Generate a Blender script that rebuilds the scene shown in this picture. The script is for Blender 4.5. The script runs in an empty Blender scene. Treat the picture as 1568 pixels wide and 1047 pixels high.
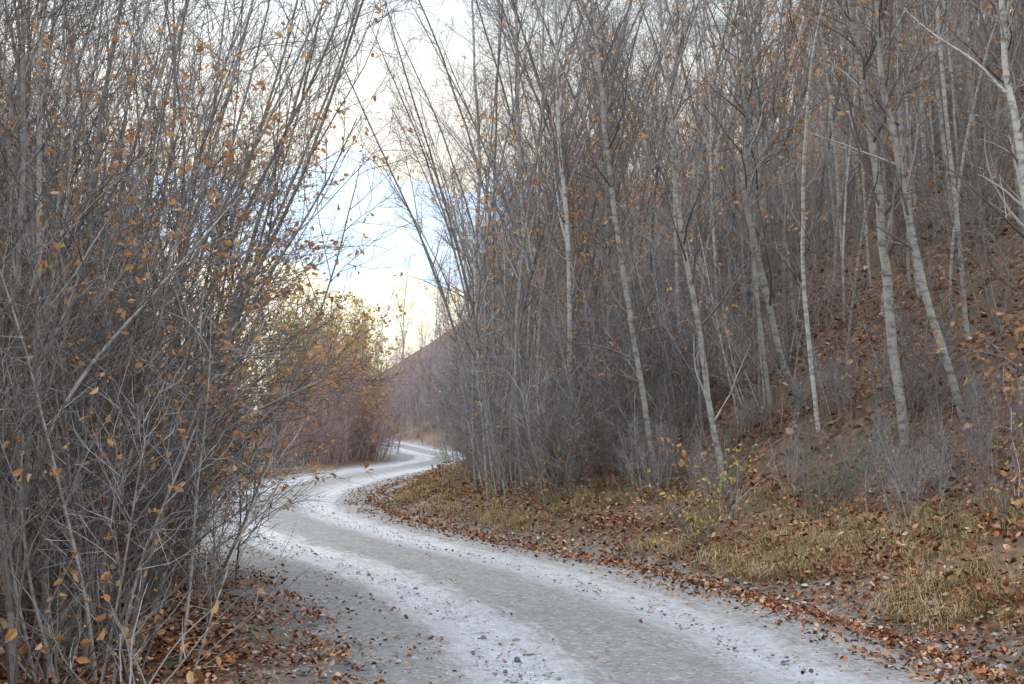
import bpy, math, numpy as np
rng=np.random.default_rng(11)
sc=bpy.context.scene
V=lambda *a: np.array(a,float)

# ---------------------------------------------------------------- terrain functions
RY=np.array([-30,0,5,9.1,11.6,14,16.2,18.5,21.5,24.7,28.5,33.7,39.8,45.7,50.7,57,64,72,85,100,140,400.])
RX=np.array([3.2,2.1,1.55,1.08,.64,-.04,-.8,-1.85,-3.05,-4.1,-4.9,-5.15,-4.85,-4.15,-3.35,-2.7,-3.0,-4.4,-6.6,-9,-18,-70])
yy=np.linspace(-30,400,4301)
xx=np.interp(yy,RY,RX); ker=np.hanning(31); ker/=ker.sum()
xx=np.convolve(np.pad(xx,15,mode='edge'),ker,'valid')
def xc(y): return np.interp(y,yy,xx)
slope=np.gradient(xx,yy)
def dist(x,y):
    s=np.interp(y,yy,slope)
    return (x-xc(y))/np.sqrt(1+s*s)
_k=[(np.random.RandomState(i).uniform(-1,1,2),np.random.RandomState(i+50).uniform(0,6.28)) for i in range(24)]
def nz(x,y,f):
    r=0
    for i,(k,p) in enumerate(_k[:10]):
        kk=k/np.hypot(*k)*f*(1+.35*i)
        r=r+np.sin(kk[0]*x+kk[1]*y+p)/(1+.35*i)
    return r/3.0
HW=1.9
def sstep(a,b,t):
    t=np.clip((t-a)/(b-a),0,1); return t*t*(3-2*t)
def height(x,y):
    x=np.asarray(x,float); y=np.asarray(y,float)
    d=dist(x,y)
    e=d-HW; 
    er=np.clip(e,0,None)
    up=0.26*np.minimum(er,3)*sstep(0,1.5,er)+ 0.66*np.clip(er-2.6,0,None)*sstep(2.3,4.2,er) 
    up=np.where(er>70,0.78+.66*67.4+.15*(er-70),up)
    up-=0.06*np.exp(-((er-.35)/.35)**2)*(er>0)
    up+=sstep(0.3,2,er)*(nz(x,y,1.3)*.09+nz(x,y,4)*.03)+sstep(5,15,er)*nz(x,y,.3)*.5
    el=np.clip(-e-2*HW,0,None)
    dn=-0.16*np.clip(el-2.5,0,22)-.01*np.clip(el-25,0,None)
    dn+=sstep(0.2,2,el)*(nz(x,y,1.5)*.06)
    base=np.where(e>0,up,0)+np.where(el>0,dn,0)
    return base-0.03+nz(x,y,7)*.012

# ---------------------------------------------------------------- mesh helpers
class MB:
    def __init__(s): s.v=[];s.f=[];s.m=[];s.r=[];s.n=0
    def add(s,v,f,mi,r):
        v=np.asarray(v,float).reshape(-1,3); f=np.asarray(f,int).reshape(-1,4)
        s.v.append(v);s.f.append(f+s.n);s.m.append(np.full(len(f),mi));s.r.append(np.broadcast_to(r,(len(v),)).astype(float));s.n+=len(v)
    def tubes(s,P,R,k,mi):
        B,n,_=P.shape
        T=np.gradient(P,axis=1); T/=np.linalg.norm(T,axis=2,keepdims=True)+1e-9
        avg=P[:,-1]-P[:,0]; avg/=np.linalg.norm(avg,axis=1,keepdims=True)+1e-9
        ref=np.where(np.abs(avg[:,2:3])<.8,V(0,0,1),V(1,0,0))[:,None,:]
        N=np.cross(T,np.broadcast_to(ref,T.shape)); N/=np.linalg.norm(N,axis=2,keepdims=True)+1e-9
        Bn=np.cross(T,N)
        a=np.arange(k)*2*np.pi/k
        ring=P[:,:,None,:]+R[:,:,None,None]*(np.cos(a)[None,None,:,None]*N[:,:,None,:]+np.sin(a)[None,None,:,None]*Bn[:,:,None,:])
        idx=np.arange(B*n*k).reshape(B,n,k)
        q=np.stack([idx[:,:-1,:],np.roll(idx,-1,2)[:,:-1,:],np.roll(idx,-1,2)[:,1:,:],idx[:,1:,:]],-1)
        s.add(ring,q,mi,np.repeat(rng.random(B),n*k))
    def leaves(s,C,size,mi,flat=False,droop=0.5,wid=.55):
        n=len(C)
        if flat:
            A=rng.normal(size=(n,3))*V(1,1,.25); U=rng.normal(size=(n,3))*.45+V(0,0,1)
        else:
            A=rng.normal(size=(n,3))*V(1,1,.7)-V(0,0,droop); U=rng.normal(size=(n,3))
        A/=np.linalg.norm(A,axis=1,keepdims=True)
        S=np.cross(A,U); S/=np.linalg.norm(S,axis=1,keepdims=True)+1e-9
        U=np.cross(S,A)
        L=(size*rng.uniform(.5,1.35,n))[:,None]; w=L*wid*.5
        cu=rng.uniform(.05,.45,n)[:,None]*L; cr=rng.uniform(-.35,.35,n)[:,None]*L
        v=np.stack([C,C+A*L*.3+S*w+U*cu*.6,C+A*L*.72+S*w*.8+U*(cu+cr),C+A*L+U*cr*1.5,C+A*L*.72-S*w*.8+U*(cu+cr*.6),C+A*L*.3-S*w+U*cu*.7],1)
        b=np.arange(n)[:,None]*6
        f=np.concatenate([b+np.array([[0,1,2,3]]),b+np.array([[0,3,4,5]])],0)
        s.add(v,f,mi,np.repeat(rng.random(n),6))
    def build(s,name,mats,smooth=True):
        v=np.concatenate(s.v);f=np.concatenate(s.f);m=np.concatenate(s.m);r=np.concatenate(s.r)
        return mkmesh(name,v,f,mats,m,{'rnd':r},smooth)
def mkmesh(name,v,f,mats,m=None,attrs={},smooth=True):
    me=bpy.data.meshes.new(name)
    me.vertices.add(len(v)); me.vertices.foreach_set('co',np.asarray(v,np.float32).ravel())
    me.loops.add(f.size); me.loops.foreach_set('vertex_index',f.astype(np.int32).ravel())
    k=f.shape[1]
    me.polygons.add(len(f)); me.polygons.foreach_set('loop_start',np.arange(0,f.size,k,dtype=np.int32))
    me.polygons.foreach_set('loop_total',np.full(len(f),k,np.int32))
    if m is not None: me.polygons.foreach_set('material_index',m.astype(np.int32))
    me.polygons.foreach_set('use_smooth',np.full(len(f),smooth))
    for a,d in attrs.items():
        at=me.attributes.new(a,'FLOAT','POINT'); at.data.foreach_set('value',np.asarray(d,np.float32))
    me.update(calc_edges=True)
    for mt in mats: me.materials.append(mt)
    return me
def obj(name,me,loc=(0,0,0),rz=0,sc_=1,parent=None,haze=0.0,sz=None,uniq=False):
    if uniq and me.users>0: me=me.copy()
    o=bpy.data.objects.new(name,me); o.location=loc; o.rotation_euler=(0,0,rz)
    o.scale=(sc_,sc_,sz or sc_); o.color=(1,1,1,haze)
    sc.collection.objects.link(o)
    if parent: o.parent=parent
    return o
def empty(name):
    o=bpy.data.objects.new(name,None); sc.collection.objects.link(o); return o

# ---------------------------------------------------------------- materials
def newmat(name):
    m=bpy.data.materials.new(name); m.use_nodes=True; nt=m.node_tree; nt.nodes.clear(); return m,nt
def ramp(nt,src,stops,interp='LINEAR'):
    r=nt.nodes.new('ShaderNodeValToRGB'); r.color_ramp.interpolation=interp
    el=r.color_ramp.elements
    while len(el)<len(stops): el.new(.5)
    for e,(p,c) in zip(el,stops): e.position=p; e.color=(*c,1) if len(c)==3 else c
    nt.links.new(src,r.inputs[0]); return r.outputs[0]
def mix(nt,fac,a,b,mode='MIX'):
    m=nt.nodes.new('ShaderNodeMix'); m.data_type='RGBA'; m.blend_type=mode
    for s,x in ((m.inputs[0],fac),(m.inputs[6],a),(m.inputs[7],b)):
        if isinstance(x,bpy.types.NodeSocket): nt.links.new(x,s)
        elif isinstance(x,(int,float)): s.default_value=x
        else: s.default_value=(*x,1)
    return m.outputs[2]
def noise(nt,scale,vec=None,detail=4,rough=.6):
    n=nt.nodes.new('ShaderNodeTexNoise'); n.inputs['Scale'].default_value=scale; n.inputs['Detail'].default_value=detail; n.inputs['Roughness'].default_value=rough
    if vec is None:
        c=nt.nodes.new('ShaderNodeTexCoord'); vec=c.outputs['Object']
    nt.links.new(vec,n.inputs['Vector']); return n.outputs['Fac']
def attr(nt,n):
    a=nt.nodes.new('ShaderNodeAttribute'); a.attribute_name=n; return a.outputs['Fac']
def math_(nt,op,a,b=0.0,clamp=False):
    m=nt.nodes.new('ShaderNodeMath'); m.operation=op; m.use_clamp=clamp
    for s,x in ((m.inputs[0],a),(m.inputs[1],b)):
        if isinstance(x,bpy.types.NodeSocket): nt.links.new(x,s)
        else: s.default_value=x
    return m.outputs[0]
def out(nt,col,rough=.8,spec=.3,bump=None,bs=.3,bd=.02,transl=0):
    o=nt.nodes.new('ShaderNodeOutputMaterial'); p=nt.nodes.new('ShaderNodeBsdfPrincipled')
    nt.links.new(col,p.inputs['Base Color'])
    if isinstance(rough,bpy.types.NodeSocket): nt.links.new(rough,p.inputs['Roughness'])
    else: p.inputs['Roughness'].default_value=rough
    p.inputs['Specular IOR Level'].default_value=spec
    if bump is not None:
        b=nt.nodes.new('ShaderNodeBump'); b.inputs['Strength'].default_value=bs; b.inputs['Distance'].default_value=bd
        nt.links.new(bump,b.inputs['Height']); nt.links.new(b.outputs[0],p.inputs['Normal'])
    nt.links.new(p.outputs[0],o.inputs[0])
    return p
def dif(nt,col,tr=0):
    o=nt.nodes.new('ShaderNodeOutputMaterial'); p=nt.nodes.new('ShaderNodeBsdfDiffuse'); nt.links.new(col,p.inputs[0])
    if tr:
        t=nt.nodes.new('ShaderNodeBsdfTranslucent'); nt.links.new(col,t.inputs[0])
        mx=nt.nodes.new('ShaderNodeMixShader'); mx.inputs[0].default_value=tr
        nt.links.new(p.outputs[0],mx.inputs[1]); nt.links.new(t.outputs[0],mx.inputs[2]); nt.links.new(mx.outputs[0],o.inputs[0])
    else: nt.links.new(p.outputs[0],o.inputs[0])
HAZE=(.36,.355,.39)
def bark(name,stops,sx=6,dark=(.09,.085,.08),darkamt=.5,tex=True):
    m,nt=newmat(name)
    c=ramp(nt,attr(nt,'rnd'),stops)
    if tex:
        tc=nt.nodes.new('ShaderNodeTexCoord'); mp=nt.nodes.new('ShaderNodeMapping'); mp.inputs['Scale'].default_value=(1,1,2.2)
        nt.links.new(tc.outputs['Object'],mp.inputs[0])
        n1=noise(nt,sx,mp.outputs[0],4,.7)
        pat=ramp(nt,n1,[(.46,(0,0,0)),(.62,(1,1,1))])
        c=mix(nt,math_(nt,'MULTIPLY',pat,darkamt),c,dark)
    oi=nt.nodes.new('ShaderNodeObjectInfo')
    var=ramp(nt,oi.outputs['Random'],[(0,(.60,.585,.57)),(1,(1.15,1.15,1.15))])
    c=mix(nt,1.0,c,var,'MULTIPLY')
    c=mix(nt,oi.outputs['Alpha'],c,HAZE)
    dif(nt,c); return m
m_birch=bark('birch_bark',[(0,(.38,.39,.365)),(1,(.50,.51,.48))],7,(.13,.13,.12),.75)
m_grey=bark('grey_bark',[(0,(.26,.26,.25)),(.5,(.35,.355,.34)),(1,(.47,.475,.45))],5,(.10,.10,.09),.7)
m_twig=bark('twig_bark',[(0,(.10,.087,.08)),(.5,(.23,.215,.21)),(1,(.43,.42,.415))],3,tex=False)
m_red=bark('red_twig_bark',[(0,(.26,.17,.15)),(1,(.42,.30,.27))],3,tex=False)
def leafm(name,stops,tr=.4):
    m,nt=newmat(name); c=ramp(nt,attr(nt,'rnd'),stops); dif(nt,c,tr); return m
m_orange=leafm('dry_orange_leaf',[(0,(.32,.16,.075)),(.4,(.52,.28,.12)),(.8,(.62,.39,.18)),(1,(.59,.44,.26))])
m_yel=leafm('yellow_leaf',[(0,(.55,.38,.07)),(.5,(.65,.5,.12)),(1,(.5,.46,.12))])
m_green=leafm('green_leaf',[(0,(.05,.12,.02)),(1,(.14,.23,.06))])
m_litter=leafm('leaf_litter',[(0,(.075,.04,.028)),(.3,(.18,.075,.042)),(.6,(.31,.135,.065)),(.85,(.38,.22,.13)),(1,(.48,.38,.27))],0)
m_grass=leafm('straw_grass',[(0,(.16,.17,.075)),(.2,(.25,.205,.10)),(.6,(.37,.275,.145)),(1,(.50,.40,.25))],0)

# ground
m_ground,nt=newmat('forest_floor')
tc=nt.nodes.new('ShaderNodeTexCoord')
vo=nt.nodes.new('ShaderNodeTexVoronoi'); vo.inputs['Scale'].default_value=14; nt.links.new(tc.outputs['Object'],vo.inputs['Vector'])
sep=nt.nodes.new('ShaderNodeSeparateColor'); nt.links.new(vo.outputs['Color'],sep.inputs[0])
lit=ramp(nt,sep.outputs[0],[(0,(.05,.03,.022)),(.35,(.12,.062,.04)),(.65,(.20,.105,.062)),(1,(.28,.19,.13))])
n2=noise(nt,1.1,tc.outputs['Object'],6,.7)
soil=mix(nt,ramp(nt,n2,[(.42,(0,0,0)),(.6,(1,1,1))]),lit,(.12,.095,.06))
gr=ramp(nt,noise(nt,30,tc.outputs['Object'],6,.8),[(.3,(.10,.095,.09)),(.5,(.20,.195,.185)),(.72,(.36,.35,.34))])
ad=math_(nt,'ABSOLUTE',attr(nt,'d'))
gm=math_(nt,'ADD',ad,math_(nt,'MULTIPLY',math_(nt,'SUBTRACT',n2,.5),2.2))
gm=ramp(nt,math_(nt,'MULTIPLY',gm,.2),[(.43,(0,0,0)),(.57,(1,1,1))])
c=mix(nt,gm,gr,soil)
out(nt,c,.9,.2,noise(nt,22,tc.outputs['Object'],6,.8),.8,.05)

# road
m_road,nt=newmat('wet_gravel_track')
tc=nt.nodes.new('ShaderNodeTexCoord'); oc=tc.outputs['Object']
d=attr(nt,'d'); s_=attr(nt,'s')
cb=nt.nodes.new('ShaderNodeCombineXYZ'); nt.links.new(math_(nt,'MULTIPLY',d,2.2),cb.inputs[0]); nt.links.new(math_(nt,'MULTIPLY',s_,.35),cb.inputs[1]); rc=cb.outputs[0]
wn=math_(nt,'MULTIPLY',math_(nt,'SUBTRACT',noise(nt,1.0,rc,3,.6),.5),.3)
wn2=math_(nt,'MULTIPLY',math_(nt,'SUBTRACT',noise(nt,4,rc,8,.86),.5),1.2)
dd=math_(nt,'ABSOLUTE',math_(nt,'SUBTRACT',math_(nt,'ABSOLUTE',math_(nt,'ADD',d,wn)),.9))
dd=math_(nt,'ADD',dd,wn2)
track=ramp(nt,dd,[(.05,(1,1,1)),(.50,(0,0,0))])
side=ramp(nt,math_(nt,'ADD',math_(nt,'MULTIPLY',d,.5),.5,True),[(.3,(1,1,1)),(.7,(.72,.72,.72))])
track=mix(nt,1.0,track,side,'MULTIPLY')
fine=noise(nt,45,oc,6,.9); mid=noise(nt,5,oc,7,.8)
vr=nt.nodes.new('ShaderNodeTexVoronoi'); vr.inputs['Scale'].default_value=30; nt.links.new(oc,vr.inputs['Vector'])
vs=nt.nodes.new('ShaderNodeSeparateColor'); nt.links.new(vr.outputs['Color'],vs.inputs[0])
ctr=ramp(nt,fine,[(.3,(.07,.07,.068)),(.5,(.155,.155,.15)),(.7,(.32,.32,.315))])
ctr=mix(nt,ramp(nt,mid,[(.48,(0,0,0)),(.6,(.7,.7,.7))]),ctr,(.115,.115,.085))
ctr=mix(nt,ramp(nt,vs.outputs[0],[(.78,(0,0,0)),(1,(.6,.6,.6))]),ctr,(.40,.40,.39))
ctr=mix(nt,ramp(nt,vs.outputs[1],[(.78,(0,0,0)),(1,(.8,.8,.8))]),ctr,(.045,.042,.038))
trk=ramp(nt,fine,[(.3,(.36,.38,.41)),(.6,(.60,.63,.68))])
trk=mix(nt,ramp(nt,mid,[(.47,(0,0,0)),(.62,(.85,.85,.85))]),trk,(.25,.26,.275))
trk=mix(nt,ramp(nt,vs.outputs[2],[(.82,(0,0,0)),(1,(.7,.7,.7))]),trk,(.14,.14,.14))
c=mix(nt,track,ctr,trk)
rg=mix(nt,track,(.7,.7,.7),(.10,.10,.10))
rg=mix(nt,ramp(nt,mid,[(.52,(0,0,0)),(.68,(.3,.3,.3))]),rg,(.8,.8,.8))
hb=math_(nt,'ADD',fine,math_(nt,'MULTIPLY',mid,2.5))
hb=math_(nt,'SUBTRACT',hb,math_(nt,'MULTIPLY',vr.outputs['Distance'],.8))
out(nt,c,rg,1.0,hb,.5,.03)

m_stone,nt=newmat('gravel_stone')
dif(nt,ramp(nt,attr(nt,'rnd'),[(0,(.09,.09,.09)),(.6,(.22,.22,.215)),(1,(.43,.42,.40))]))

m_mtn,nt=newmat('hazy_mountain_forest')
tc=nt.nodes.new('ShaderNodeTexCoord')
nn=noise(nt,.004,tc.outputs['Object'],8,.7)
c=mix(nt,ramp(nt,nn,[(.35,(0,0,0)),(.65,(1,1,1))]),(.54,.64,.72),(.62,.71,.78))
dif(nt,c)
m_hill,nt=newmat('larch_hillside')
nn=noise(nt,.03,None,6,.7)
c=ramp(nt,nn,[(.35,(.74,.65,.45)),(.55,(.85,.78,.57)),(.75,(.90,.85,.68))])
dif(nt,c)

# ---------------------------------------------------------------- ground mesh
def axis(a,b,da,lim_lo,lim_hi,g=1.09):
    c=list(np.arange(a,b,da)); s=da; x=c[-1]
    while x<lim_hi: s*=g; x+=s; c.append(x)
    s=da; x=c[0]
    while x>lim_lo: s*=g; x-=s; c.insert(0,x)
    return np.array(c)
gx=axis(-7,8,.14,-3500,3500); gy=axis(3,32,.14,-300,5000,1.05)
X,Y=np.meshgrid(gx,gy,indexing='ij'); Z=height(X,Y)
far=sstep(250,600,np.hypot(X,Y)); Z=Z*(1-far)+far*(-6)
i=np.arange(X.size).reshape(X.shape)
f=np.stack([i[:-1,:-1],i[1:,:-1],i[1:,1:],i[:-1,1:]],-1).reshape(-1,4)
me=mkmesh('ground',np.stack([X,Y,Z],-1).reshape(-1,3),f,[m_ground],attrs={'d':dist(X,Y).ravel()})
obj('ground',me)
# road mesh
ry=np.concatenate([np.arange(-8,30,.1),np.arange(30,140,.3)])
cs=np.linspace(-2.5,2.5,61)
sl=np.interp(ry,yy,slope); cx=xc(ry); nrm=np.sqrt(1+sl**2)
Xr=cx[:,None]+cs[None,:]/nrm[:,None]; Yr=ry[:,None]-cs[None,:]*sl[:,None]/nrm[:,None]
D=np.broadcast_to(cs,Xr.shape)
rut=-.04*np.exp(-((np.abs(D)-.9)/.3)**2)+.02*np.exp(-(D/.4)**2)
Zr=.03+rut+nz(Xr,Yr,5)*.010+nz(Xr,Yr,1.5)*.012-.12*sstep(1.5,2.5,np.abs(D)+nz(Xr,Yr,2.5)*.18)
i=np.arange(Xr.size).reshape(Xr.shape)
f=np.stack([i[:-1,:-1],i[:-1,1:],i[1:,1:],i[1:,:-1]],-1).reshape(-1,4)
S_=np.broadcast_to(np.cumsum(np.r_[0,np.hypot(np.diff(cx),np.diff(ry))])[:,None],Xr.shape)
obj('gravel_road',mkmesh('gravel_road',np.stack([Xr,Yr,Zr],-1).reshape(-1,3),f,[m_road],attrs={'d':D.ravel(),'s':S_.ravel()}))

# ---------------------------------------------------------------- litter, grass, stones
def scatter(n,dlo,dhi,ylo,yhi,pw=1.0):
    u=rng.random(n); y=ylo*(yhi/ylo)**u
    d=rng.uniform(dlo,dhi,n); s=np.interp(y,yy,slope); q=np.sqrt(1+s*s)
    return xc(y)+d/q,y-d*s/q,d
mb=MB()
def addl(n,lo,hi,y0,y1,size,zoff=.02,clump=0,zr=.02):
    x,y,d_=scatter(n,lo,hi,y0,y1)
    if clump:
        k=nz(x,y,3.0)+rng.normal(size=len(x))*.3>clump-1
        x,y=x[k],y[k]
    on=np.abs(dist(x,y))<2.2
    z=np.where(on,np.maximum(height(x,y),.0),height(x,y))+zoff+rng.random(len(x))*zr
    mb.leaves(np.stack([x,y,z],1),size,0,flat=True,wid=.7)
addl(16000,1.95,3.4,5,75,.050)
addl(4000,1.5,2.3,5,75,.046)
addl(38000,2.8,9,5,60,.058,.04,.75,.18)
addl(11000,-3.4,-2.0,5,45,.045,.02,.85)
addl(9000,-4.4,-2.8,5,45,.05)
addl(3500,-6,-3.6,5,30,.055)
addl(1800,-2.3,-1.3,5,40,.038,.02,1.0)
addl(500,-1.6,1.9,5,40,.033,.025,1.1)
addl(900,1.3,2.0,5,60,.042,.02)
addl(20000,5,30,9,90,.10,.03,0,.1)
obj('fallen_leaves',mb.build('fallen_leaves',[m_litter]))

mb=MB()
def grass(nt_,lo,hi,y0,y1,L,bl,thr=-.3):
    x,y,_=scatter(nt_,lo,hi,y0,y1)
    k=nz(x,y,1.1)+rng.normal(size=len(x))*.25>thr; x,y=x[k],y[k]
    n=len(x); X=np.repeat(x,bl)+rng.normal(size=n*bl)*.07; Y=np.repeat(y,bl)+rng.normal(size=n*bl)*.07
    Zb=height(X,Y)-.01; m=n*bl
    tl=np.repeat(rng.uniform(.5,1.2,n),bl)*L
    az=rng.uniform(0,6.28,m); dr=np.stack([np.cos(az),np.sin(az),np.zeros(m)],1)+np.repeat(rng.normal(size=(n,3))*.5,bl,0)*V(1,1,0)+V(-.4,-.15,0)
    ln=(tl*rng.uniform(.6,1.2,m))[:,None]
    P0=np.stack([X,Y,Zb],1); P1=P0+V(0,0,1)*ln*.45+dr*ln*.2; P2=P0+V(0,0,1)*ln*rng.uniform(.15,.65,m)[:,None]+dr*ln*.65
    S=np.stack([-np.sin(az),np.cos(az),np.zeros(m)],1)*.0024
    v=np.stack([P0-S,P0+S,P1+S*.9,P1-S*.9,P2+S*.2,P2-S*.2],1)
    b=np.arange(m)[:,None]*6
    f=np.concatenate([b+np.array([[0,1,2,3]]),b+np.array([[3,2,4,5]])],0)
    mb.add(v,f,0,np.repeat(np.clip(np.repeat(rng.random(n),bl)*.7+rng.random(m)*.35-.03,0,1),6))
grass(2600,2.6,5.0,7,60,.28,34,-.02)
grass(500,2.3,3.0,7,60,.11,22,.25)
grass(700,-.4,.5,6,40,.04,14,.0)
grass(300,-3.2,-2.0,6,50,.10,16,.2)
grass(500,5,12,10,60,.3,22,.3)
obj('dry_grass',mb.build('dry_grass',[m_grass]))

t=(1+5**.5)/2
ico=np.array([(-1,t,0),(1,t,0),(-1,-t,0),(1,-t,0),(0,-1,t),(0,1,t),(0,-1,-t),(0,1,-t),(t,0,-1),(t,0,1),(-t,0,-1),(-t,0,1)])/1.9
icf=np.array([(0,11,5),(0,5,1),(0,1,7),(0,7,10),(0,10,11),(1,5,9),(5,11,4),(11,10,2),(10,7,6),(7,1,8),(3,9,4),(3,4,2),(3,2,6),(3,6,8),(3,8,9),(4,9,5),(2,4,11),(6,2,10),(8,6,7),(9,8,1)])
x1,y1,_=scatter(15000,-2.8,2.6,5,32); x2,y2,_=scatter(900,1.7,3.4,6,45)
x=np.r_[x1,x2];y=np.r_[y1,y2]; n=len(x)
r=np.r_[rng.exponential(.005,15000)+.004,rng.exponential(.012,900)+.01]; r=np.minimum(r,.045)
v=ico[None]*(1+rng.normal(size=(n,12,1))*.15)*(rng.uniform(.6,1.2,(n,1,3))*V(1,1,.6))*r[:,None,None]+np.stack([x,y,np.maximum(height(x,y),-.01)+.014],1)[:,None]
f=(icf[None]+np.arange(n)[:,None,None]*12).reshape(-1,3)
obj('gravel',mkmesh('gravel',v.reshape(-1,3),f,[m_stone],attrs={'rnd':np.repeat(rng.random(n),12)},smooth=False))

# ---------------------------------------------------------------- tree growth
def grow(S,Dr,L,n,wob,trop):
    B=len(S); P=np.zeros((B,n,3)); P[:,0]=S; d=Dr/np.linalg.norm(Dr,axis=1,keepdims=True)
    st=(L/(n-1))[:,None]; bend=rng.normal(size=(B,3))*wob*.5
    for i in range(1,n):
        d=d+rng.normal(size=(B,3))*wob+bend+trop; d/=np.linalg.norm(d,axis=1,keepdims=True)
        P[:,i]=P[:,i-1]+d*st
    return P
def kids(P,R,per,t0,t1,ang,lmin,lmax,n,wob,trop,rf,rmin,rmax,endf=.5,keep=1.0):
    B,m,_=P.shape
    t=(t0+(t1-t0)*(np.arange(per)[None,:]+rng.random((B,per)))/per).ravel(); b=np.repeat(np.arange(B),per)
    k=rng.random(len(t))<keep; t=t[k]; b=b[k]
    fi=np.clip(t,0,.999)*(m-1); i0=fi.astype(int); fr=(fi-i0)[:,None]
    S=P[b,i0]*(1-fr)+P[b,i0+1]*fr; T=P[b,i0+1]-P[b,i0]; T/=np.linalg.norm(T,axis=1,keepdims=True)+1e-9
    Rp=R[b,i0]*(1-fr[:,0])+R[b,i0+1]*fr[:,0]
    q=rng.normal(size=T.shape); q-=T*(q*T).sum(1,keepdims=True); q/=np.linalg.norm(q,axis=1,keepdims=True)
    a=np.radians(rng.normal(ang,ang*.22,len(t)))[:,None]
    Dr=np.cos(a)*T+np.sin(a)*q
    L=rng.uniform(lmin,lmax,len(t))*(1-(1-endf)*(t-t0)/(t1-t0))
    Pc=grow(S,Dr,L,n,wob,trop)
    r0=np.clip(Rp*rf,rmin,rmax)
    tt=np.linspace(0,1,n)
    Rc=r0[:,None]*(1-.72*tt[None])
    return Pc,Rc
def finish(mb,P0,R0,l1=34,l2=7,l3=4,lf=60,t0=.22,L1=(.9,2.2),k0=7,tip=1.0,leafsize=.06,trop1=.06,ang=48,tr3=V(0,0,.06),leafclump=3,lod=0,t1=.98,endf=.45,leaftop=1.0,side=0.0):
    mb.tubes(P0,R0,k0,0)
    P1,R1=kids(P0,R0,l1,t0,t1,ang,L1[0],L1[1],8 if not lod else 5,.08,V(side,0,trop1),.42,.005*tip,.022,endf)
    P2,R2=kids(P1,R1,l2,.15,.98,40,.35,.95,5-lod,.11,tr3+V(side*.5,0,0),.55,.0034*tip,.010,.5)
    mb.tubes(P1,R1,4-lod,1); mb.tubes(P2,R2,3,1); Pl=P2
    if l3:
        P3,R3=kids(P2,R2,l3,.2,.98,38,.15,.5,3,.13,tr3,.6,.0025*tip,.005,.6)
        mb.tubes(P3,R3,3,1); Pl=P3
    if lf:
        if leaftop<1:
            zt=Pl[:,0,2]; Pl=Pl[zt<zt.max()*leaftop]
        nc=max(1,lf//leafclump); sel=rng.integers(0,len(Pl),nc)
        C=np.repeat(Pl[sel,rng.integers(1,Pl.shape[1],nc)],leafclump,0)+rng.normal(size=(nc*leafclump,3))*.03
        mb.leaves(C,leafsize,2)
def taper(B,n,r0,r1,pw=.9):
    t=np.linspace(0,1,n)[None]; r0=np.asarray(r0).reshape(-1,1)
    return r0*(1-t)**pw+r1
def pole(name,h,r,lean,bm,lf,l1=34,forks=0,tip=1.0,L1=(.7,1.9),t0=.25,l2=6,l3=3,lod=0,n=26,leafsize=.06,leaftop=.7):
    mb=MB()
    d0=V(-lean,rng.normal()*.04,1)[None]
    P=grow(V(0,0,-.3)[None],d0,np.array([h]),n,.030,V(lean*.05,0,.03))
    R=taper(1,n,[r],.007,.75)
    finish(mb,P,R,l1=l1,lf=lf,tip=tip,L1=L1,t0=t0,l2=l2,l3=l3,lod=lod,k0=7-2*lod,ang=42,leafsize=leafsize,leaftop=leaftop)
    if forks:
        Pf,Rf=kids(P,R,forks,.2,.6,16,h*.35,h*.6,14,.04,V(0,0,.06),.65,.01,.05)
        finish(mb,Pf,Rf,l1=9,l2=5,l3=3 if l3 else 0,lf=lf//2,k0=5,tip=tip,L1=(.6,1.4),lod=lod,ang=42,leafsize=leafsize)
    return mb.build(name,[bm,m_twig,m_orange])
poles=[pole('pole_tree_mesh',rng.uniform(9.5,13.5),rng.uniform(.020,.038),rng.uniform(.03,.15),m_birch if i%4==0 else m_grey,[100,20,240,40,150,20,100,340,0,70][i],l1=int(rng.integers(20,28)),forks=int(i%3==2),tip=1.1,l2=5,leafsize=.065) for i in range(10)]
farpoles=[pole('far_tree_mesh',rng.uniform(10,14),rng.uniform(.04,.06),rng.uniform(.0,.10),m_birch if i==0 else m_grey,[120,20,80,240,0][i],l1=34,tip=1.9,forks=1,l3=2,lod=1,n=14,t0=.2,leafsize=.09) for i in range(5)]

def multistem(name,ns,h,r,spread,bias,bm,tw,lf,leafmat,l1=13,l2=8,l3=4,leafsize=.075,tip=1.0,clump=4,L1=(.8,2.0),ang=34,t0=.15,foot=.35,lod=0,arch=.004,wob=.04,endf=.45,leaftop=1.0,lim=1.9,side=0.0):
    mb=MB(); n=18-8*lod
    S=np.zeros((ns,3)); S[:,:2]=np.clip(rng.normal(size=(ns,2)),-2,2)*foot; S[:,2]=-.25
    D0=np.zeros((ns,3)); D0[:,:2]=S[:,:2]/foot*.35*spread+np.clip(rng.normal(size=(ns,2)),-1.5,1.5)*spread*.6; D0[:,0]+=bias; D0[:,2]=1
    P=grow(S,D0,h*rng.uniform(.4,1.05,ns),n,wob,V(arch,0,.008))
    P[...,0]=lim*np.tanh(P[...,0]/lim); P[...,1]=2.0*np.tanh(P[...,1]/2.0)
    R=taper(ns,n,r*rng.uniform(.35,1.15,ns),.0045,.8)
    finish(mb,P,R,l1=l1,l2=l2,l3=l3,lf=lf,t0=t0,L1=L1,k0=6-lod,tip=tip,leafsize=leafsize,ang=ang,leafclump=clump,trop1=.03,lod=lod,endf=endf,leaftop=leaftop,side=side)
    return mb.build(name,[bm,tw,leafmat])
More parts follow.
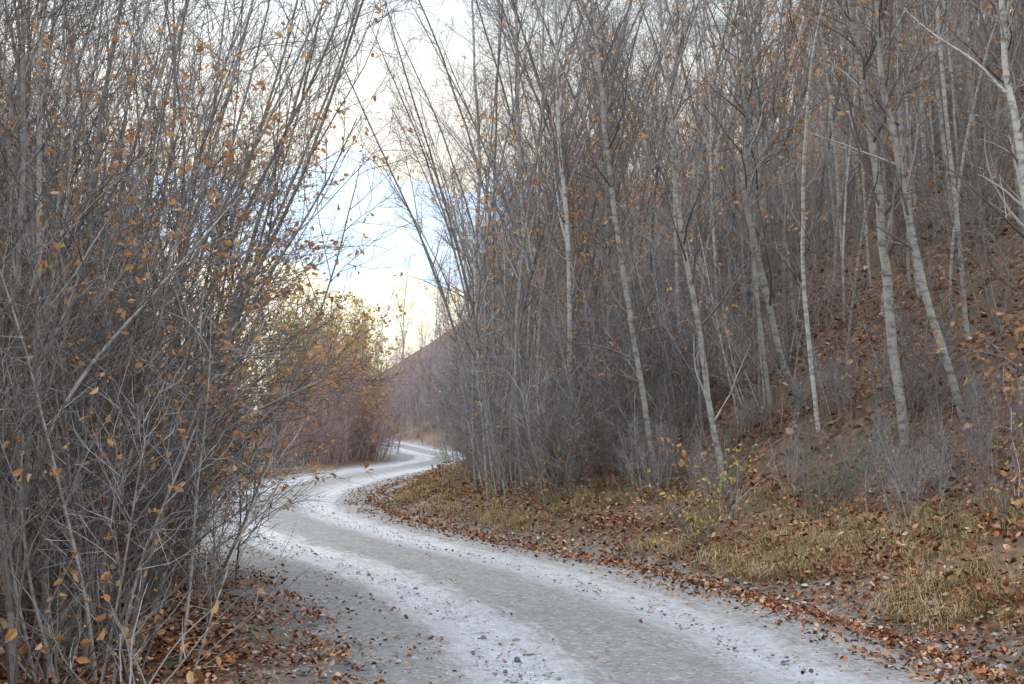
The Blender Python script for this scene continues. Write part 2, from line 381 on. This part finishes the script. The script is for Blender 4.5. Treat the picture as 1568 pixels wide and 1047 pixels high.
lsh=[multistem('hazel_mesh',int(rng.integers(14,17)),rng.uniform(7.5,9.5),.028,.19,[.11,.0,.14,-.03,.09][i],m_grey,m_twig,[1600,400,2500,150,1200][i],m_orange,arch=[.010,.002,.012,-.002,.008][i],l1=14,l2=7,l3=3,leafsize=.055,clump=3,wob=.044,L1=(.9,2.6),t0=.08,endf=.5,leaftop=.55,ang=36,lim=2.5,side=[.03,0,.035,0,.02][i]) for i in range(5)]
lshL=[multistem('hazel_far_mesh',12,rng.uniform(7.5,9.5),.034,.2,.05,m_grey,m_twig,[700,120,400][i],m_orange,l1=12,l2=7,l3=2,lod=1,tip=1.5,clump=3,leaftop=.6) for i in range(3)]
thick=[multistem('thicket_mesh',10,rng.uniform(2.4,4.6),.012,.28,-.1,m_grey,m_twig,[80,20,170,0][i],m_orange,l1=8,l2=5,l3=2,L1=(.4,1.2),foot=.5,lod=1,tip=1.15,leafsize=.06) for i in range(4)]
farthick=[multistem('far_thicket_mesh',14,rng.uniform(3,5),.02,.35,0,m_grey,m_twig if i!=1 else m_red,[60,150,0][i],m_orange,l1=9,l2=6,l3=0,L1=(.5,1.3),tip=2.6,foot=.7,lod=1) for i in range(3)]
redsh=[multistem('willow_mesh',18,rng.uniform(3.5,4.6),.018,.5,0,m_red,m_red,260,m_orange,l1=9,l2=6,l3=2,L1=(.6,1.4),tip=1.7,foot=.8,clump=2,lod=1) for i in range(2)]
yelsh=multistem('yellow_willow_mesh',16,8,.03,.35,0,m_grey,m_twig,4200,m_yel,l1=10,l2=7,l3=3,tip=2,foot=.8,clump=3,leafsize=.12,lod=1)
orsh=multistem('orange_beech_mesh',14,5.5,.03,.4,0,m_grey,m_red,2200,m_orange,l1=10,l2=7,l3=3,tip=2,foot=.8,clump=3,leafsize=.11,lod=1)
UNIQ=True
def place(name,me,x,y,rz=0,s=1,parent=None,haze=0,dz=0,sz=None):
    return obj(name,me,(x,y,float(height(x,y))+dz),rz,s,parent,haze,sz,uniq=UNIQ)

# hero trunks on the right bank
heroes=[
 ([(5.43,.3),(5.12,1.7),(4.88,3.18),(4.61,4.66),(4.42,5.9),(4.38,6.7),(4.25,8.5),(4.2,10.5)],17,.036),
 ([(4.85,.3),(4.78,1.6),(4.69,2.8),(4.63,4.35),(4.5,5.7),(4.35,6.7),(4.3,8.6),(4.1,11)],17.4,.050),
 ([(6.5,.3),(6.2,1.8),(5.92,3.2),(5.78,4.1),(5.7,4.8),(5.6,5.6),(5.5,6.8),(5.4,9.5)],16,.045),
 ([(4.25,.2),(4.1,1.1),(3.82,2.43),(3.36,4.55),(3.31,5.28),(3.43,5.9),(3.36,7.0),(3.25,9)],20,.038),
 ([(2.85,.1),(2.75,1.0),(2.58,2.05),(2.32,3.6),(2.19,4.66),(2.06,6),(1.98,7),(1.9,8.5)],19,.032),
 ([(2.2,.1),(2.05,1.2),(1.7,3.24),(1.41,4.98),(1.26,6.4),(1.15,7.5),(1.1,8.8)],21,.034),
 ([(1.0,.1),(.98,1.7),(.95,3.2),(.86,5.1),(.73,6.9),(.7,8.2),(.62,9.8)],24,.038),
 ([(.78,.1),(.7,1.6),(.32,4.7),(.14,7.2),(.16,8.8),(.14,9.9),(.1,12)],27,.040),
 ([(-.5,.1),(-.67,2.3),(-.8,5),(-.67,7.1),(-.85,9.2),(-.9,11.5)],30,.040)]
for pts,Y0,r in heroes:
    a=np.array(pts); a[0,1]=float(height(a[0,0],Y0))-.25
    if a[1,1]<a[0,1]+.5: a=np.delete(a,1,0)
    tt=np.linspace(0,len(a)-1,30); k=np.arange(len(a))
    xs=np.interp(tt,k,a[:,0]); zs=np.interp(tt,k,a[:,1])
    kk=np.array([.25,.5,.25]); xs[1:-1]=np.convolve(xs,kk,'valid')
    wob=np.cumsum(rng.normal(size=30)*.02); xs+=np.cumsum(rng.normal(size=30))*.01
    P=np.stack([xs-a[0,0],wob,zs],1)[None]; z0=a[0,1]; P[...,2]-=z0
    R=taper(1,30,[r],.013,.6); mb=MB()
    finish(mb,P,R,l1=22,l2=5,l3=3,lf=60,t0=.22,L1=(.6,1.9),k0=9,ang=42,leaftop=.8)
    Pf,Rf=kids(P,R,2,.45,.8,28,1.6,3.0,14,.05,V(0,0,.05),.6,.010,.025)
    finish(mb,Pf,Rf,l1=8,l2=5,l3=3,lf=10,k0=6,L1=(.5,1.2))
    obj('birch_tree',mb.build('birch_tree_mesh',[m_birch,m_twig,m_orange]),(a[0,0],Y0,z0))

# right hillside trees
def poisson(n,dlo,dhi,y0,y1,md,logy=True,pts=None):
    pts=pts if pts is not None else []; res=[]
    for _ in range(n*12):
        if len(res)>=n: break
        y=y0*(y1/y0)**rng.random() if logy else rng.uniform(y0,y1); d_=rng.uniform(dlo,dhi)
        s=float(np.interp(y,yy,slope)); q=math.sqrt(1+s*s); x=float(xc(y))+d_/q; y=y-d_*s/q
        if all((x-a)**2+(y-b)**2>md*md for a,b in pts): pts.append((x,y)); res.append((x,y))
    return res
def onbend(x,y): # inside of the bend is kept clear of trees
    return y<74 and x<(-.028*y if y<46 else -.036*y)
used=[(p[0][0][0],p[1]) for p in heroes]
def tree(x,y):
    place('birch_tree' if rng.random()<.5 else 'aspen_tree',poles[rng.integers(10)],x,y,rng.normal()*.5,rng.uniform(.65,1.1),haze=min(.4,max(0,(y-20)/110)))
for x,y in poisson(330,4.4,20,16,60,.5,pts=used):
    if x/ y>.47 or (y<19 and 1<x<5) or onbend(x,y): continue
    tree(x,y)
for x,y in poisson(150,3.0,7,22,64,.45,pts=used):
    if not onbend(x,y): tree(x,y)
hf=empty('hillside_forest')
for x,y in poisson(310,12,75,36,140,1.4)+poisson(50,4,12,60,120,1.2):
    if x/y>.47 or onbend(x,y): continue
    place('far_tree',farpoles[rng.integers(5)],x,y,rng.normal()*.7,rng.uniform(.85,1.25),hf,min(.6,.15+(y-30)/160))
for x,y in poisson(150,4,70,95,230,2.0):
    if x/y>0 or x/y<-.14: continue
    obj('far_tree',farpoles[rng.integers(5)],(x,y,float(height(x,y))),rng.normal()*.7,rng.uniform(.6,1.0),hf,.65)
ut=empty('roadside_undergrowth')
for x,y in poisson(180,4.5,18,14.5,60,.6)+poisson(110,3.4,6.5,20,60,.5):
    if x/y>.46 or onbend(x,y): continue
    if x/y>.12 and y<32 and rng.random()<.4: continue
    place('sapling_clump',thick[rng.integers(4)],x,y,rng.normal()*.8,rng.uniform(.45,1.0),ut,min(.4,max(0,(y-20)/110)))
for x,y in poisson(60,4.2,7,13,26,.35):
    if onbend(x,y): continue
    place('sapling_clump',thick[rng.integers(4)],x,y,rng.uniform(0,6),rng.uniform(.2,.42),ut,0)

# left shrubs: near ones
LS=[(-3.2,10.3,0),(-3.5,12.2,2),(-3.8,14.3,4),(-4.25,16.2,2),(-4.5,11.2,1),(-4.6,13.4,3),(-5.3,15.6,2),(-3.6,9.0,3),(-5.8,12.6,4),(-6.3,14.6,1),(-6.1,17.8,0),(-6.9,17,3),(-6.8,19.6,2)]
for x,y,k in LS:
    place('hazel_shrub',lsh[k],x,y,rng.normal()*.3,rng.uniform(.85,1.05))
lf_=empty('valley_side_thicket')
for x,y in poisson(50,-24,-4.6,20,52,1.7):
    if x/y<-.42 or x>-.185*y-.9: continue
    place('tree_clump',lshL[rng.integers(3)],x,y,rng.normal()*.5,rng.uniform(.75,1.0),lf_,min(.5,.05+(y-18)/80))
for x,y in poisson(95,-20,-4.0,10.5,55,.9)+[(-3.0,9.6),(-3.15,11.2),(-3.35,13),(-3.7,15),(-3.9,10),(-4.0,12.2)]:
    if x/y<-.42 or (y>20 and x>-.16*y-.8): continue
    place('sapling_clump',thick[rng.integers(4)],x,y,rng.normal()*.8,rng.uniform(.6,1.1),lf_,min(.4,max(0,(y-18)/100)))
# beyond bend
for x,y in poisson(30,-9,-2.9,50,78,1.3):
    if x<-.155*y or (x>-.09*y and y>58): continue
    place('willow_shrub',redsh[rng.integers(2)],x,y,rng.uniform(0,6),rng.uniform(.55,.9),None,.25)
for x,y in [(-8.0,62),(-8.9,67),(-9.8,60),(-7.6,66)]: place('yellow_willow_shrub',yelsh,x,y,rng.uniform(0,6),1.0)
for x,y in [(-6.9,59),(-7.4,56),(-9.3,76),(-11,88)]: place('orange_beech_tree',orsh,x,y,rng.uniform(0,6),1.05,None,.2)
ff=empty('valley_forest')
for i in range(110):
    y=rng.uniform(75,170); x=rng.uniform(-.26*y,-.02*y)
    if abs(dist(x,y))<3 or (y<104 and x>-.095*y and dist(x,y)<0): continue
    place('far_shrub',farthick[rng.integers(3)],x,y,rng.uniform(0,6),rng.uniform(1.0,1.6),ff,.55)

# small broad-leaved bushes at the foot of the bank
def bush(name,x,y,mat,n,s,ls):
    mb=MB(); ns=9
    D0=rng.normal(size=(ns,3))*V(.5,.5,0)+V(0,0,1)
    P=grow(rng.normal(size=(ns,3))*V(.1,.1,0),D0,rng.uniform(.5,1.1,ns)*s,8,.1,V(0,0,0)); R=taper(ns,8,np.full(ns,.006),.002)
    mb.tubes(P,R,4,0); P1,R1=kids(P,R,5,.3,.98,50,.2*s,.4*s,5,.12,V(0,0,.02),.7,.002,.004); mb.tubes(P1,R1,3,0)
    sel=rng.integers(0,len(P1),n); mb.leaves(P1[sel,rng.integers(1,5,n)]+rng.normal(size=(n,3))*.02,ls,1)
    obj(name,mb.build(name,[m_twig,mat]),(x,y,float(height(x,y))))
for x,y,s in [(2.2,16.8,.9),(2.6,17.6,1.),(1.9,18,.8),(5.2,14.5,1.0),(2.9,19,.9)]: bush('yellow_leaved_bush',x,y,m_yel,50,s,.055)
for x,y,s in [(3.7,16.6,.8),(4.3,17,.8)]: bush('bramble_bush',x,y,m_green,45,s,.06)
for x,y,s in [(-2.3,8.6,.9),(-2.6,9.4,1.1),(-2.8,8.9,1.2),(-3.1,9.3,1.0)]: bush('dry_leaf_bush',x,y,m_orange,28,s,.07)
for x,y,s in [(4.9,13.6,.7),(5.6,15.5,1.2),(2.5,20,1),(.8,22.5,1),(6.2,17,1.3),(5.0,18.5,1.2)]: bush('oak_sapling',x,y,m_orange,70,s,.08)

# ---------------------------------------------------------------- distant relief
def ridge(name,mat,y0,x0,x1,prof,depth,amp):
    xs=np.linspace(x0,x1,160); ts=np.linspace(0,1,40)
    h=prof(xs)+amp*sum(np.sin(xs*f_+p)/(j+1) for j,(f_,p) in enumerate([(.012*300/amp/8,1),(.03*300/amp/8,2.5),(.07*300/amp/8,.4)]))
    Xm=np.repeat(xs[:,None],40,1); Ym=y0+ts[None]*depth+0*Xm; Zm=-20+(h[:,None]+20)*np.sin(ts[None]*math.pi*.5)**.9
    i=np.arange(Xm.size).reshape(Xm.shape)
    f=np.stack([i[:-1,:-1],i[1:,:-1],i[1:,1:],i[:-1,1:]],-1).reshape(-1,4)
    obj(name,mkmesh(name,np.stack([Xm,Ym,Zm],-1).reshape(-1,3),f,[mat]))
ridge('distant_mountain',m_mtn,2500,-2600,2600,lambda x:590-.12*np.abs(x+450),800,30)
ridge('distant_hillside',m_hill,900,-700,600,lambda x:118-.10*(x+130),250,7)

# ---------------------------------------------------------------- world, sun, camera
w=bpy.data.worlds.new('World'); sc.world=w; w.use_nodes=True; nt=w.node_tree; nt.nodes.clear()
o=nt.nodes.new('ShaderNodeOutputWorld'); bg=nt.nodes.new('ShaderNodeBackground'); bg.inputs[1].default_value=.15
sky=nt.nodes.new('ShaderNodeTexSky'); sky.sky_type='NISHITA'; sky.sun_disc=False
SEL,SAZ=26,-40
sky.sun_elevation=math.radians(SEL); sky.sun_rotation=math.radians(SAZ)
tc=nt.nodes.new('ShaderNodeTexCoord'); sp=nt.nodes.new('ShaderNodeSeparateXYZ'); nt.links.new(tc.outputs['Generated'],sp.inputs[0])
el=ramp(nt,sp.outputs[2],[(0,(9.3,7.5,5.1)),(.10,(9.5,8.2,6.2)),(.2,(9.2,8.8,7.8)),(.32,(8.3,9.0,9.6)),(.5,(14,14.8,16.3)),(1,(22,23.3,26))])
mp=nt.nodes.new('ShaderNodeMapping'); mp.inputs['Scale'].default_value=(1,1,3); nt.links.new(tc.outputs['Generated'],mp.inputs[0])
cn=noise(nt,3,mp.outputs[0],3,.6)
cl=mix(nt,ramp(nt,cn,[(.4,(.82,.82,.82)),(.65,(1.1,1.1,1.1))]),(0,0,0),el)
nt.links.new(mix(nt,.9,sky.outputs[0],cl),bg.inputs[0]); nt.links.new(bg.outputs[0],o.inputs[0])
L=bpy.data.lights.new('sun','SUN'); L.energy=2.0; L.angle=math.radians(10); L.color=(1,.92,.80)
lo=bpy.data.objects.new('sun',L); sc.collection.objects.link(lo)
lo.rotation_euler=(math.radians(90-SEL),0,math.radians(180-SAZ))
cam=bpy.data.cameras.new('camera'); cam.lens=50; cam.sensor_width=36; cam.clip_end=9000; cam.clip_start=.1
co=bpy.data.objects.new('camera',cam); sc.collection.objects.link(co); co.location=(0,0,1.7)
co.rotation_euler=(math.radians(90+3.07),0,0); sc.camera=co
sc.view_settings.view_transform='Standard'; sc.view_settings.look='None'; sc.view_settings.exposure=0
